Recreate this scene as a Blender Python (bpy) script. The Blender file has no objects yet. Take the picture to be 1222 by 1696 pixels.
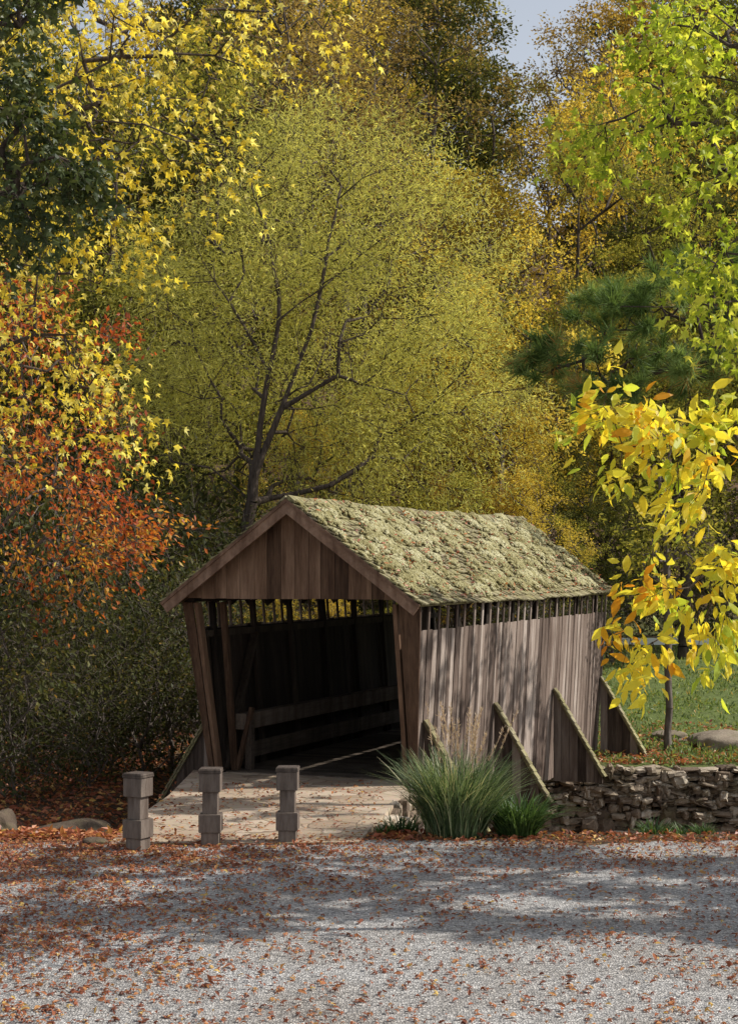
import bpy, bmesh, math
import numpy as np
from mathutils import Vector
R = np.random.default_rng(11)
scene = bpy.context.scene
COL = scene.collection
F = 2835.0; CH = 3.2

def P(px, py, Y):
    return np.array([(px-611)/F*Y, Y, CH-(py-935)/F*Y])

# ------------------------------------------------------------ helpers
def link(o): COL.objects.link(o); return o

def thing(name, loc, label, cat, rot=0, group=None):
    e = bpy.data.objects.new(name, None); e.empty_display_size = .3
    e.location = Vector([float(a) for a in loc]); e.rotation_euler = (0, 0, rot)
    e["label"] = label; e["category"] = cat
    if group: e["group"] = group
    return link(e)

def mesh_np(name, V, Fs, mat=None, rnd=None, smooth=False):
    V = np.asarray(V, dtype=np.float32).reshape(-1, 3)
    me = bpy.data.meshes.new(name)
    me.vertices.add(len(V)); me.vertices.foreach_set("co", V.ravel())
    loops = np.concatenate([np.asarray(f, dtype=np.int32).ravel() for f in Fs])
    sizes = np.concatenate([np.full(len(f), np.asarray(f).shape[1], dtype=np.int32) for f in Fs])
    starts = np.concatenate([[0], np.cumsum(sizes)[:-1]]).astype(np.int32)
    me.loops.add(len(loops)); me.loops.foreach_set("vertex_index", loops)
    me.polygons.add(len(sizes)); me.polygons.foreach_set("loop_start", starts)
    me.polygons.foreach_set("use_smooth", np.full(len(sizes), smooth, dtype=bool))
    if rnd is not None:
        a = me.attributes.new("rnd", 'FLOAT', 'POINT')
        a.data.foreach_set("value", np.asarray(rnd, dtype=np.float32).ravel())
    me.update(calc_edges=True); me.validate()
    if mat: me.materials.append(mat)
    return me

def obj(name, me, parent=None, **kw):
    o = bpy.data.objects.new(name, me)
    if parent: o.parent = parent
    for k, v in kw.items(): o[k] = v
    return link(o)

def dup(t, loc, rot=0, sc=1.0, label=None):
    kids = [c for c in bpy.data.objects if c.parent == t]
    n = t.copy(); n.location = Vector([float(a) for a in loc]); n.rotation_euler = (0, 0, rot)
    n.scale = (sc, sc, sc) if np.isscalar(sc) else sc
    if label: n["label"] = label
    COL.objects.link(n)
    for c in kids:
        k = c.copy(); k.parent = n; COL.objects.link(k)
    return n

class Acc:
    HF = np.array([[0,3,2,1],[4,5,6,7],[0,1,5,4],[1,2,6,5],[2,3,7,6],[3,0,4,7]])
    def __init__(s): s.V=[]; s.Fq=[]; s.r=[]; s.n=0
    def hexa(s, p, r=None):
        s.V.append(np.array(p, dtype=float).reshape(8,3)); s.Fq.append(s.HF+s.n); s.n += 8
        s.r.append(np.full(8, R.random() if r is None else r))
    def box(s, x0,x1,y0,y1,z0,z1,r=None):
        s.hexa([(x0,y0,z0),(x1,y0,z0),(x1,y1,z0),(x0,y1,z0),(x0,y0,z1),(x1,y0,z1),(x1,y1,z1),(x0,y1,z1)], r)
    def beam(s, a, b, w, h, up=(0,0,1), r=None):
        a=np.array(a,float); b=np.array(b,float); d=b-a; d/=np.linalg.norm(d)
        x=np.cross(d,up); x/=np.linalg.norm(x); y=np.cross(x,d)
        x=x*w/2; y=y*h/2
        s.hexa([a-x-y,a+x-y,b+x-y,b-x-y,a-x+y,a+x+y,b+x+y,b-x+y], r)
    def mesh(s, name, mat): return mesh_np(name, np.concatenate(s.V), [np.concatenate(s.Fq)], mat, np.concatenate(s.r))

# ------------------------------------------------------------ materials
class NT:
    def __init__(s, name):
        s.m = bpy.data.materials.new(name); s.m.use_nodes = True
        s.t = s.m.node_tree; s.t.nodes.clear()
        s.out = s.n('ShaderNodeOutputMaterial')
    def n(s, typ, **kw):
        x = s.t.nodes.new(typ)
        for k, v in kw.items(): setattr(x, k, v)
        return x
    def l(s, a, b): s.t.links.new(a, b)
    def ramp(s, fac, stops, interp='LINEAR'):
        r = s.n('ShaderNodeValToRGB'); e = r.color_ramp.elements; r.color_ramp.interpolation = interp
        while len(e) < len(stops): e.new(.5)
        for i, (p, c) in enumerate(stops):
            e[i].position = p; e[i].color = (*c, 1) if len(c) == 3 else c
        if fac is not None: s.l(fac, r.inputs[0])
        return r
    def noise(s, vec, scale, detail=4, rough=.6):
        x = s.n('ShaderNodeTexNoise'); x.inputs['Scale'].default_value = scale
        x.inputs['Detail'].default_value = detail; x.inputs['Roughness'].default_value = rough
        if vec is not None: s.l(vec, x.inputs['Vector'])
        return x
    def mapping(s, scale, src='Object'):
        tc = s.n('ShaderNodeTexCoord'); mp = s.n('ShaderNodeMapping'); mp.inputs['Scale'].default_value = scale
        s.l(tc.outputs[src], mp.inputs[0]); return mp.outputs[0]
    def mix(s, fac, a, b, blend='MIX'):
        x = s.n('ShaderNodeMix', data_type='RGBA', blend_type=blend)
        for sock, v in ((x.inputs[0], fac), (x.inputs[6], a), (x.inputs[7], b)):
            if hasattr(v, 'is_output'): s.l(v, sock)
            elif isinstance(v, tuple): sock.default_value = (*v, 1)
            else: sock.default_value = v
        return x.outputs[2]
    def math(s, op, a, b=None):
        x = s.n('ShaderNodeMath', operation=op)
        for i, v in enumerate((a, b)):
            if v is None: continue
            if hasattr(v, 'is_output'): s.l(v, x.inputs[i])
            else: x.inputs[i].default_value = v
        return x.outputs[0]
    def attr(s, name='rnd'):
        return s.n('ShaderNodeAttribute', attribute_name=name).outputs['Fac']
    def bsdf(s, col, rough=.8, bump=None, strength=.5, dist=.02, spec=.25):
        b = s.n('ShaderNodeBsdfPrincipled'); b.inputs['Roughness'].default_value = rough
        b.inputs['Specular IOR Level'].default_value = spec
        if isinstance(col, tuple): b.inputs['Base Color'].default_value = (*col, 1)
        else: s.l(col, b.inputs['Base Color'])
        if bump is not None:
            u = s.n('ShaderNodeBump'); u.inputs['Strength'].default_value = strength; u.inputs['Distance'].default_value = dist
            s.l(bump, u.inputs['Height']); s.l(u.outputs[0], b.inputs['Normal'])
        s.l(b.outputs[0], s.out.inputs[0]); return b

def leafmat(name, stops, trans=.45, objvar=.35, spec=.3):
    k = NT(name)
    c = k.ramp(k.attr(), stops).outputs[0]
    oi = k.n('ShaderNodeObjectInfo')
    hs = k.n('ShaderNodeHueSaturation')
    v = k.math('ADD', k.math('MULTIPLY', oi.outputs['Random'], objvar), 1-objvar/2)
    k.l(v, hs.inputs['Value']); k.l(c, hs.inputs['Color']); c = hs.outputs[0]
    if spec > 0:
        b = k.n('ShaderNodeBsdfPrincipled'); b.inputs['Roughness'].default_value = .45
        b.inputs['Specular IOR Level'].default_value = spec
        k.l(c, b.inputs['Base Color'])
    else:
        b = k.n('ShaderNodeBsdfDiffuse'); k.l(c, b.inputs['Color'])
    t = k.n('ShaderNodeBsdfTranslucent')
    c2 = k.mix(1.0, c, (1.4, 1.3, .75), 'MULTIPLY'); k.l(c2, t.inputs['Color'])
    m = k.n('ShaderNodeMixShader'); m.inputs[0].default_value = trans
    k.l(b.outputs[0], m.inputs[1]); k.l(t.outputs[0], m.inputs[2]); k.l(m.outputs[0], k.out.inputs[0])
    return k.m

def woodmat(name, dark, mid, light, grain=(9,9,.7), bump=.6, aw=.35, streak=.8):
    k = NT(name)
    v = k.mapping(grain)
    off = k.n('ShaderNodeVectorMath', operation='ADD')
    comb = k.n('ShaderNodeCombineXYZ'); a = k.attr()
    for i in range(3): k.l(k.math('MULTIPLY', a, 37.0), comb.inputs[i])
    k.l(v, off.inputs[0]); k.l(comb.outputs[0], off.inputs[1]); v = off.outputs[0]
    n1 = k.noise(v, 3.0, 8, .7); n2 = k.noise(v, .6, 3)
    f = k.math('ADD', k.math('MULTIPLY', n1.outputs[0], .6), k.math('MULTIPLY', k.math('SUBTRACT', a, .5), aw))
    f = k.math('ADD', f, k.math('MULTIPLY', n2.outputs[0], .3)); f = k.math('ADD', f, .12)
    c = k.ramp(f, [(.28, dark), (.55, mid), (.85, light)])
    st = k.noise(k.mapping((2.2,2.2,.3)), 1.6, 6, .7)
    sr = k.ramp(st.outputs[0], [(.36,(.36,.30,.27)),(.58,(1,1,1))])
    cc = k.mix(streak, c.outputs[0], sr.outputs[0], 'MULTIPLY')
    k.bsdf(cc, .85, n1.outputs[0], bump, .015); return k.m

wood_side = woodmat("weathered_siding", (.078,.053,.042), (.225,.17,.14), (.48,.405,.355), aw=.55, streak=.85)
wood_front = woodmat("brown_gable_boards", (.055,.03,.018), (.17,.10,.062), (.34,.22,.15), aw=.45)
wood_dark = woodmat("shade_dark_timber", (.012,.008,.006), (.035,.025,.018), (.08,.06,.045))  # near-black colour carries the shade of the interior and wall gaps
wood_trim = woodmat("trim_timber", (.10,.055,.036), (.25,.155,.105), (.42,.29,.21), grain=(3,3,3))
wood_post = woodmat("bollard_timber", (.07,.053,.044), (.17,.135,.112), (.30,.25,.215), grain=(9,9,1.5))
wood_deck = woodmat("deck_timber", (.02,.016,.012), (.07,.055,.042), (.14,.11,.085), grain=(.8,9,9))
wood_rail = woodmat("rail_timber",(.03,.023,.018),(.10,.077,.06),(.20,.155,.125),grain=(9,.7,9))

k = NT("bark"); v = k.mapping((6,6,1.2)); n = k.noise(v, 3, 6)
k.bsdf(k.ramp(n.outputs[0], [(.3,(.025,.018,.013)),(.7,(.12,.09,.07))]).outputs[0], .9, n.outputs[0], .8, .03); bark = k.m
k = NT("pale_bark"); v = k.mapping((6,6,1.2)); n = k.noise(v, 3, 6)
k.bsdf(k.ramp(n.outputs[0], [(.3,(.07,.055,.045)),(.7,(.2,.165,.14))]).outputs[0], .9, n.outputs[0], .8, .03); bark2 = k.m

# gravel
k = NT("gravel"); v = k.mapping((1,1,1))
vo = k.n('ShaderNodeTexVoronoi'); vo.inputs['Scale'].default_value = 48; k.l(v, vo.inputs['Vector'])
vo2 = k.n('ShaderNodeTexVoronoi'); vo2.inputs['Scale'].default_value = 100; k.l(v, vo2.inputs['Vector'])
sep = k.n('ShaderNodeSeparateColor'); k.l(vo.outputs['Color'], sep.inputs[0])
c1 = k.ramp(sep.outputs[0], [(0,(.25,.243,.238)),(.5,(.48,.468,.458)),(.85,(.65,.635,.62)),(1,(.86,.84,.81))])
big = k.noise(v, .7, 5); br_ = k.ramp(big.outputs[0], [(.3,(.74,.69,.64)),(.65,(1.05,1.05,1.05))])
cc = k.mix(.9, c1.outputs[0], br_.outputs[0], 'MULTIPLY')
edge = k.ramp(vo.outputs['Distance'], [(.3,(1,1,1)),(.75,(.5,.5,.51))])
cc = k.mix(.8, cc, edge.outputs[0], 'MULTIPLY')
h = k.math('ADD', k.math('MULTIPLY', vo.outputs['Distance'], -1.0), k.math('MULTIPLY', vo2.outputs['Distance'], -.5))
h = k.math('ADD', h, k.math('MULTIPLY', sep.outputs[1], .5))
k.bsdf(cc, .8, h, .9, .02); gravel_m = k.m

# forest floor / grass, mixed by attribute
k = NT("forest_floor"); v = k.mapping((1,1,1))
vo = k.n('ShaderNodeTexVoronoi'); vo.inputs['Scale'].default_value = 9; k.l(v, vo.inputs['Vector'])
sep = k.n('ShaderNodeSeparateColor'); k.l(vo.outputs['Color'], sep.inputs[0])
lit = k.ramp(sep.outputs[0], [(0,(.05,.028,.018)),(.4,(.12,.065,.038)),(.75,(.22,.12,.06)),(1,(.34,.22,.12))])
n = k.noise(v, 1.2, 6); lit2 = k.mix(n.outputs[0], lit.outputs[0], (.045,.035,.022))
gn = k.noise(v, 6, 8, .8); gr = k.ramp(gn.outputs[0], [(.3,(.05,.07,.018)),(.6,(.16,.21,.06)),(.8,(.27,.28,.11))])
cc = k.mix(k.attr(), lit2, gr.outputs[0])
k.bsdf(cc, .95, gn.outputs[0], 1.0, .06); floor_m = k.m

# flagstones
k = NT("flagstone"); v = k.mapping((1,1,1))
w = k.noise(v, 2.5, 3); vm = k.mix(.12, v, w.outputs['Color'])
vo = k.n('ShaderNodeTexVoronoi', feature='F1'); vo.inputs['Scale'].default_value = 2.6; k.l(vm, vo.inputs['Vector'])
ve = k.n('ShaderNodeTexVoronoi', feature='DISTANCE_TO_EDGE'); ve.inputs['Scale'].default_value = 2.6; k.l(vm, ve.inputs['Vector'])
sep = k.n('ShaderNodeSeparateColor'); k.l(vo.outputs['Color'], sep.inputs[0])
c1 = k.ramp(sep.outputs[0], [(0,(.36,.265,.19)),(.5,(.49,.38,.275)),(1,(.60,.485,.37))])
n = k.noise(v, 14, 6); cc = k.mix(.35, c1.outputs[0], n.outputs['Color'], 'MULTIPLY')
e = k.ramp(ve.outputs['Distance'], [(0,(.5,.46,.42)),(.04,(1,1,1))])
cc = k.mix(.85, cc, e.outputs[0], 'MULTIPLY'); hh = k.math('ADD', e.outputs[0], k.math('MULTIPLY', n.outputs[0], .4))
k.bsdf(cc, .8, hh, .5, .03); flag_m = k.m

# stone
def stonemat(nm, m):
    k = NT(nm); v = k.mapping((1,1,1)); n = k.noise(v, 9, 8, .7)
    f = k.math('ADD', k.math('MULTIPLY', k.attr(), .7), k.math('MULTIPLY', n.outputs[0], .45))
    c1 = k.ramp(f, [(.2,(.08*m,.056*m,.04*m)),(.5,(.22*m,.165*m,.118*m)),(.75,(.35*m,.285*m,.215*m)),(.98,(.54*m,.47*m,.38*m))])
    g = k.noise(v, 2.2, 5); gm = k.ramp(g.outputs[0], [(.5,(0,0,0)),(.68,(1,1,1))])
    cc = k.mix(k.math('MULTIPLY', gm.outputs[0], .4), c1.outputs[0], (.11,.11,.04))
    k.bsdf(cc, .9, n.outputs[0], .8, .04); return k.m
stone_m = stonemat("dry_stone", 1.12); rock_m = stonemat("boulder_stone", .72)

# shingles
k = NT("mossy_shingles"); v = k.mapping((1,1,1)); n = k.noise(v, 2.5, 8, .75); n2 = k.noise(v, 25, 5)
f = k.math('ADD', k.math('MULTIPLY', k.attr(), .5), k.math('MULTIPLY', n2.outputs[0], .5))
c1 = k.ramp(f, [(.2,(.085,.068,.042)),(.55,(.22,.185,.115)),(.85,(.38,.34,.235))])
mk = k.ramp(n.outputs[0], [(.40,(0,0,0)),(.6,(1,1,1))])
mc = k.ramp(n2.outputs[0], [(.3,(.17,.15,.06)),(.7,(.42,.39,.19))])
cc = k.mix(k.math('MULTIPLY', mk.outputs[0], .75), c1.outputs[0], mc.outputs[0])
k.bsdf(cc, .95, n2.outputs[0], .8, .03); shingle_m = k.m
k = NT("cushion_moss"); v = k.mapping((1,1,1)); n2 = k.noise(v, 70, 6, .8); n1 = k.noise(v, 3, 4)
f = k.math('ADD', k.math('MULTIPLY', k.attr(), .45), k.math('MULTIPLY', n2.outputs[0], .35)); f = k.math('ADD', f, k.math('MULTIPLY', n1.outputs[0], .25))
c1 = k.ramp(f, [(.25,(.20,.165,.065)),(.52,(.46,.42,.22)),(.8,(.75,.71,.48))])
k.bsdf(c1.outputs[0], 1, n2.outputs[0], 1.0, .03, 0); moss_m = k.m
k = NT("galvanised_rail"); k.bsdf((.7,.7,.7), .5); rail_m = k.m

L_gold  = leafmat("gold_leaves", [(0,(.34,.27,.03)),(.25,(.64,.50,.05)),(.6,(.84,.72,.12)),(1,(.88,.84,.34))], .55)
L_goldb = leafmat("golden_leaves", [(0,(.22,.17,.035)),(.3,(.46,.35,.055)),(.65,(.68,.52,.10)),(1,(.80,.70,.22))], .47, .45, 0)
L_yelbg = leafmat("yellow_leaves", [(0,(.20,.16,.035)),(.35,(.42,.33,.055)),(.7,(.66,.51,.10)),(1,(.68,.60,.17))], .47, .45, 0)
L_org   = leafmat("orange_leaves", [(0,(.16,.10,.035)),(.4,(.36,.235,.055)),(.7,(.50,.34,.07)),(1,(.56,.45,.13))], .43, .45, 0)
L_red   = leafmat("red_leaves", [(0,(.20,.05,.02)),(.35,(.46,.10,.03)),(.6,(.56,.20,.045)),(.85,(.58,.36,.06)),(1,(.66,.54,.10))], .5)
L_olive = leafmat("olive_leaves", [(0,(.08,.09,.025)),(.4,(.22,.225,.05)),(.75,(.39,.36,.075)),(1,(.64,.52,.13))], .46, .45, 0)
L_shade  = leafmat("shaded_green_leaves", [(0,(.02,.03,.012)),(.5,(.05,.07,.022)),(1,(.12,.13,.03))], .3)  # shadow on the near boughs is put into this leaf colour
L_ever  = leafmat("evergreen_leaves", [(0,(.035,.045,.016)),(.5,(.09,.10,.03)),(.85,(.18,.175,.05)),(1,(.42,.33,.07))], .33, .4, 0)
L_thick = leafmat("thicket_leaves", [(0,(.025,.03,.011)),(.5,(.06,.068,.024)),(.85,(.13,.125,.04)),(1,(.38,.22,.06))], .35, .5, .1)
L_will  = leafmat("willow_leaves", [(0,(.26,.27,.07)),(.4,(.48,.475,.145)),(.8,(.64,.62,.21)),(1,(.76,.70,.24))], .5, .35, 0)
L_lime  = leafmat("lime_leaves", [(0,(.14,.22,.02)),(.4,(.40,.50,.05)),(.8,(.66,.70,.11)),(1,(.86,.80,.15))], .58)
L_big   = leafmat("broad_yellow_leaves", [(0,(.62,.24,.03)),(.14,(.78,.44,.03)),(.26,(.82,.66,.06)),(.52,(.80,.74,.09)),(.75,(.56,.64,.08)),(1,(.26,.42,.05))], .58)
L_brown = leafmat("brown_leaves", [(0,(.13,.085,.035)),(.5,(.31,.22,.08)),(1,(.52,.40,.14))], .43, .45, 0)
L_pine  = leafmat("pine_needles", [(0,(.05,.085,.025)),(.5,(.155,.24,.07)),(.84,(.30,.39,.14)),(.90,(.50,.27,.09)),(1,(.58,.31,.1))], .35, .2, .12)
L_fall  = leafmat("fallen_leaf", [(0,(.14,.045,.025)),(.4,(.32,.10,.05)),(.75,(.43,.165,.07)),(.93,(.50,.27,.10)),(1,(.66,.46,.13))], .2)
L_grass = leafmat("grass_blades", [(0,(.055,.09,.04)),(.5,(.14,.21,.095)),(.85,(.31,.39,.22)),(1,(.6,.56,.35))], .35)
L_lily  = leafmat("dark_blades", [(0,(.03,.06,.02)),(.6,(.07,.13,.04)),(1,(.14,.23,.07))], .3)
L_plume = leafmat("plume", [(0,(.40,.29,.23)),(1,(.70,.57,.48))], .4)

# ------------------------------------------------------------ leaf templates
T_dia = np.array([(0,0,0),(.45,.27,.07),(1,0,-.03),(.45,-.27,.07)])
T_oval = np.array([(0,0,0),(.2,.15,.04),(.55,.22,.06),(.85,.1,.0),(1.05,0,-.1),(.85,-.1,0),(.55,-.22,.06),(.2,-.15,.04)])
T_will = np.array([(0,0,0),(.5,.085,.02),(1,0,-.08),(.5,-.085,.02)])
T_need = np.array([(0,.028,0),(1,0,0),(0,-.028,0)])
def star():
    tips = [(-130,.5),(-65,.78),(0,1),(65,.78),(130,.5)]; out=[(-.12,0,0)]
    for i,(a,r) in enumerate(tips):
        a0 = math.radians(a); out.append((r*math.cos(a0)*.8+.15, r*math.sin(a0)*.8, -.12))
        if i<4:
            am = math.radians((a+tips[i+1][0])/2); out.append((.27*math.cos(am)+.12, .27*math.sin(am), .05))
    return np.array(out)*.75
T_star = star()

def unit(a): return a/np.maximum(np.linalg.norm(a, axis=-1, keepdims=True), 1e-9)

def leaves_np(pos, axis, nrm, size, T, width=None):
    x = unit(axis); y = unit(np.cross(nrm, x)); z = np.cross(x, y)
    T = T[None]; s = size[:,None,None]
    wy = 1 if width is None else width
    V = pos[:,None] + s*(T[...,0:1]*x[:,None] + T[...,1:2]*wy*y[:,None] + T[...,2:3]*z[:,None])
    n = T.shape[1]; Fq = np.arange(len(pos)*n).reshape(-1, n)
    return V.reshape(-1,3), Fq

def tubes(A, B, ra, rb, sides):
    d = unit(B-A); ref = np.where(np.abs(d[:,2:3])<.9, np.array([[0,0,1.]]), np.array([[1.,0,0]]))
    x = unit(np.cross(d, ref)); y = np.cross(d, x)
    an = np.arange(sides)/sides*2*math.pi
    ring = np.cos(an)[None,:,None]*x[:,None]+np.sin(an)[None,:,None]*y[:,None]
    V = np.stack([A[:,None]+ring*ra[:,None,None], B[:,None]+ring*rb[:,None,None]], 1)
    E = len(A); base = (np.arange(E)*2*sides)[:,None]; i = np.arange(sides)[None]; j=(i+1)%sides
    Fq = np.stack([base+i, base+j, base+sides+j, base+sides+i], -1).reshape(-1,4)
    return V.reshape(-1,3), Fq

def ell(c, r, n, shell=2.0):
    d = unit(R.normal(size=(n,3))); rr = R.random(n)[:,None]**(1/shell)
    return np.array(c)[None]+d*rr*np.array(r)[None]

def grow(trunk, pts, bf, seg, start, limbs=()):
    nodes=[]; par=[]; pl=[]
    def poly(tr, pi):
        for a,b in zip(tr[:-1], tr[1:]):
            n = max(1,int(np.linalg.norm(b-a)/seg))
            for i in range(1,n+1):
                p = a+(b-a)*i/n + (R.normal(size=3)*.05*seg if i<n else 0)
                par.append(pi); pl.append(pl[pi]+np.linalg.norm(p-nodes[pi])); nodes.append(p); pi=len(nodes)-1
    tr = [np.array(p,float) for p in trunk]
    nodes.append(tr[0]); par.append(-1); pl.append(0)
    poly(tr,0); ntrunk=len(nodes)
    for lb in limbs:
        lb=[np.array(p,float) for p in lb]
        j=int(np.argmin([np.linalg.norm(q-lb[0]) for q in nodes])); poly([nodes[j]]+lb[1:], j)
    ntr = len(nodes)
    N = len(pts); best = np.full(N, 1e9); bp = np.zeros(N,int); done = np.zeros(N,bool)
    def upd(i):
        c = np.linalg.norm(pts-nodes[i],axis=1)+bf*pl[i]
        m = c<best; best[m]=c[m]; bp[m]=i
    for i in range(ntr):
        if i >= start*ntrunk: upd(i)
    term=[]
    for _ in range(N):
        j = int(np.argmin(np.where(done,1e18,best))); done[j]=True
        a = nodes[bp[j]]; pi = bp[j]; b = pts[j]; L = np.linalg.norm(b-a); n = max(1,int(L/seg))
        side = R.normal(size=3)*L*.09; side[2] += L*.06
        for i in range(1,n+1):
            t=i/n; p = a+(b-a)*t+side*math.sin(math.pi*t)
            par.append(pi); pl.append(pl[pi]+np.linalg.norm(p-nodes[pi])); nodes.append(p); pi=len(nodes)-1; upd(pi)
        term.append(pi)
    nodes=np.array(nodes); par=np.array(par); cnt=np.zeros(len(nodes)); cnt[term]=1
    for i in range(len(nodes)-1,0,-1): cnt[par[i]]+=cnt[i]
    return nodes, par, cnt, ntr, ntrunk

def tree(name, label, cat, base, trunk, pts, rad, leaf, T, size, nleaf, bf=.4, seg=.5, start=.3, twigs=4, twl=.5,
         droop=.2, barkm=None, group=None, rtip=.008, sides=6, up=.4, carry=3, clump=.4, limbs=(), pw=.5, scat=.10):
    base=np.array(base,float); barkm = barkm or bark
    nodes, par, cnt, ntr, ntk = grow(trunk, pts, bf, seg, start, limbs)
    nodes = nodes-base; tot=cnt[0]
    r = np.maximum(rtip, rad*np.power(np.maximum(cnt,.5)/tot, pw))
    zt = np.arange(ntk)/ntk; r[:ntk] = np.maximum(r[:ntk]*np.minimum(1,(1-zt)*3+.25), rad*(1-.92*zt)) if start>0 else r[:ntk]
    r[0]*=1.35
    e = np.arange(1,len(nodes)); A=nodes[par[e]]; B=nodes[e]
    rb=r[e]; ra=np.minimum(r[par[e]], rb*1.5+.004)
    ra[:ntk-1]=r[par[e]][:ntk-1]
    V1,F1 = tubes(A,B,ra,rb,sides)
    car = np.where((cnt<=carry)&(np.arange(len(nodes))>=ntr))[0]
    if len(car)==0: car=np.arange(ntr,len(nodes))
    C = nodes[car]; m=twigs; Cn=np.repeat(C,m,0)
    pd = np.repeat(unit(C-nodes[par[car]]),m,0)
    cen = (pts.mean(0)-base)
    od = unit(Cn-cen)
    d = unit(pd*.5+od*.35+R.normal(size=Cn.shape)*.55+np.array([0,0,.15-droop]))
    ln = twl*(.5+R.random(len(Cn)))
    te = Cn+d*ln[:,None]; te[:,2]-=droop*ln*.5
    V2,F2 = tubes(Cn,te,np.full(len(Cn),rtip*.7),np.full(len(Cn),rtip*.3),3)
    tm = mesh_np(name+"_trunk", np.concatenate([V1,V2]), [np.concatenate([F1,F2+len(V1)])], barkm, None, True)
    kk = max(1,int(nleaf/len(Cn))); t = R.random((len(Cn),kk,1))**.8
    pos = Cn[:,None]+(te-Cn)[:,None]*t+R.normal(size=(len(Cn),kk,3))*twl*scat
    ax = d[:,None]*.7+R.normal(size=pos.shape)*.7+np.array([0,0,-droop*1.6])
    nm = R.normal(size=pos.shape)*.8+np.array([0,0,up])
    pos=pos.reshape(-1,3); ax=ax.reshape(-1,3); nm=nm.reshape(-1,3)
    sz = size*(.6+.7*R.random(len(pos)))
    V3,F3 = leaves_np(pos,ax,nm,sz,T)
    tw = np.repeat(np.repeat(R.random(len(C)),m),kk)
    rv = np.clip((1-clump)*R.random(len(pos))+clump*tw,0,1)
    cm = mesh_np(name+"_crown", V3, [F3], leaf, np.repeat(rv,T.shape[0]))
    t = thing(name, base, label, cat, group=group)
    obj("trunk", tm, t); obj("crown", cm, t)
    return t

# ------------------------------------------------------------ ground
def sst(t): t=np.clip(t,0,1); return t*t*(3-2*t)
def wob(x,y): return .5*np.sin(x*.9+1.3)*np.cos(y*.7)+.3*np.sin(x*2.1+y*1.7)+.2*np.sin(x*4.3-y*3.1)
def Hgt(x,y):
    x=np.asarray(x,float); y=np.asarray(y,float)
    side = sst((x+4.5)/3.0)
    D = .5+1.65*side
    drop = sst((y-20.3)/(2.2))
    z = -D*drop
    far = -.66+.066*(np.clip(y,33,56)-33)+.34*(np.clip(y,56,150)-56)
    t = np.where(side>.5, sst((y-32.35)/.25), sst((y-28)/8))
    z = z*(1-t)+far*t
    return z+.05*wob(x,y)*sst((y-20)/3)*(1+np.clip(y-50,0,40)*.1)
ys = np.concatenate([np.linspace(-60,19,30),np.linspace(19.3,24,24),np.linspace(24.4,32,20),np.linspace(32.1,33,10),np.linspace(33.5,60,50),np.linspace(62,170,60),[250,600]])
xs = np.concatenate([[-500,-200],np.linspace(-90,-22,24),np.linspace(-20,20,121),np.linspace(22,90,24),[200,500]])
X,Yg = np.meshgrid(xs,ys); Z=Hgt(X,Yg)
nx=len(xs); ny=len(ys); idx=np.arange(nx*ny).reshape(ny,nx)
Fq=np.stack([idx[:-1,:-1],idx[:-1,1:],idx[1:,1:],idx[1:,:-1]],-1).reshape(-1,4)
gm = sst((X-3.2+.6*wob(X*2,Yg))/1.5)*sst((Yg-32)/1)*(1-sst((Yg-54)/6))
gm = np.clip(gm*.95+ .15*sst((X-.5)/1)*(Yg>20)*(Yg<30),0,1)
obj("ground", mesh_np("ground", np.stack([X,Yg,Z],-1), [Fq], floor_m, gm, True), kind="structure")
# gravel lot
xs=np.linspace(-45,45,451); tt=np.concatenate([np.linspace(0,.9,20),np.linspace(.91,1,12)])
X,T_=np.meshgrid(xs,tt); edge=19.75+.18*np.sin(X*1.7)+.12*np.sin(X*4.1+1)+.07*np.sin(X*9.7)
Yv=-12+(edge+12)*T_; Z=np.full_like(X,.006)
idx=np.arange(X.size).reshape(X.shape)
Fq=np.stack([idx[:-1,:-1],idx[:-1,1:],idx[1:,1:],idx[1:,:-1]],-1).reshape(-1,4)
obj("gravel_lot", mesh_np("gravel_lot", np.stack([X,Yv,Z],-1), [Fq], gravel_m), kind="structure")
# flagstone approach
poly=[(-2.95,19.45),(-.12,19.55),(.05,20.8),(.42,23.2),(.62,25.3),(-2.7,26.5),(-2.75,23.5),(-2.9,21.6)]
V=[(x,y,.03) for x,y in poly]+[(x,y,-2.3) for x,y in poly]; n=len(poly)
me=mesh_np("path",V,[np.array([list(range(n))]),np.array([[i,i+n,(i+1)%n+n,(i+1)%n] for i in range(n)])],flag_m)
obj("flagstone_path", me, kind="structure")

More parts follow.
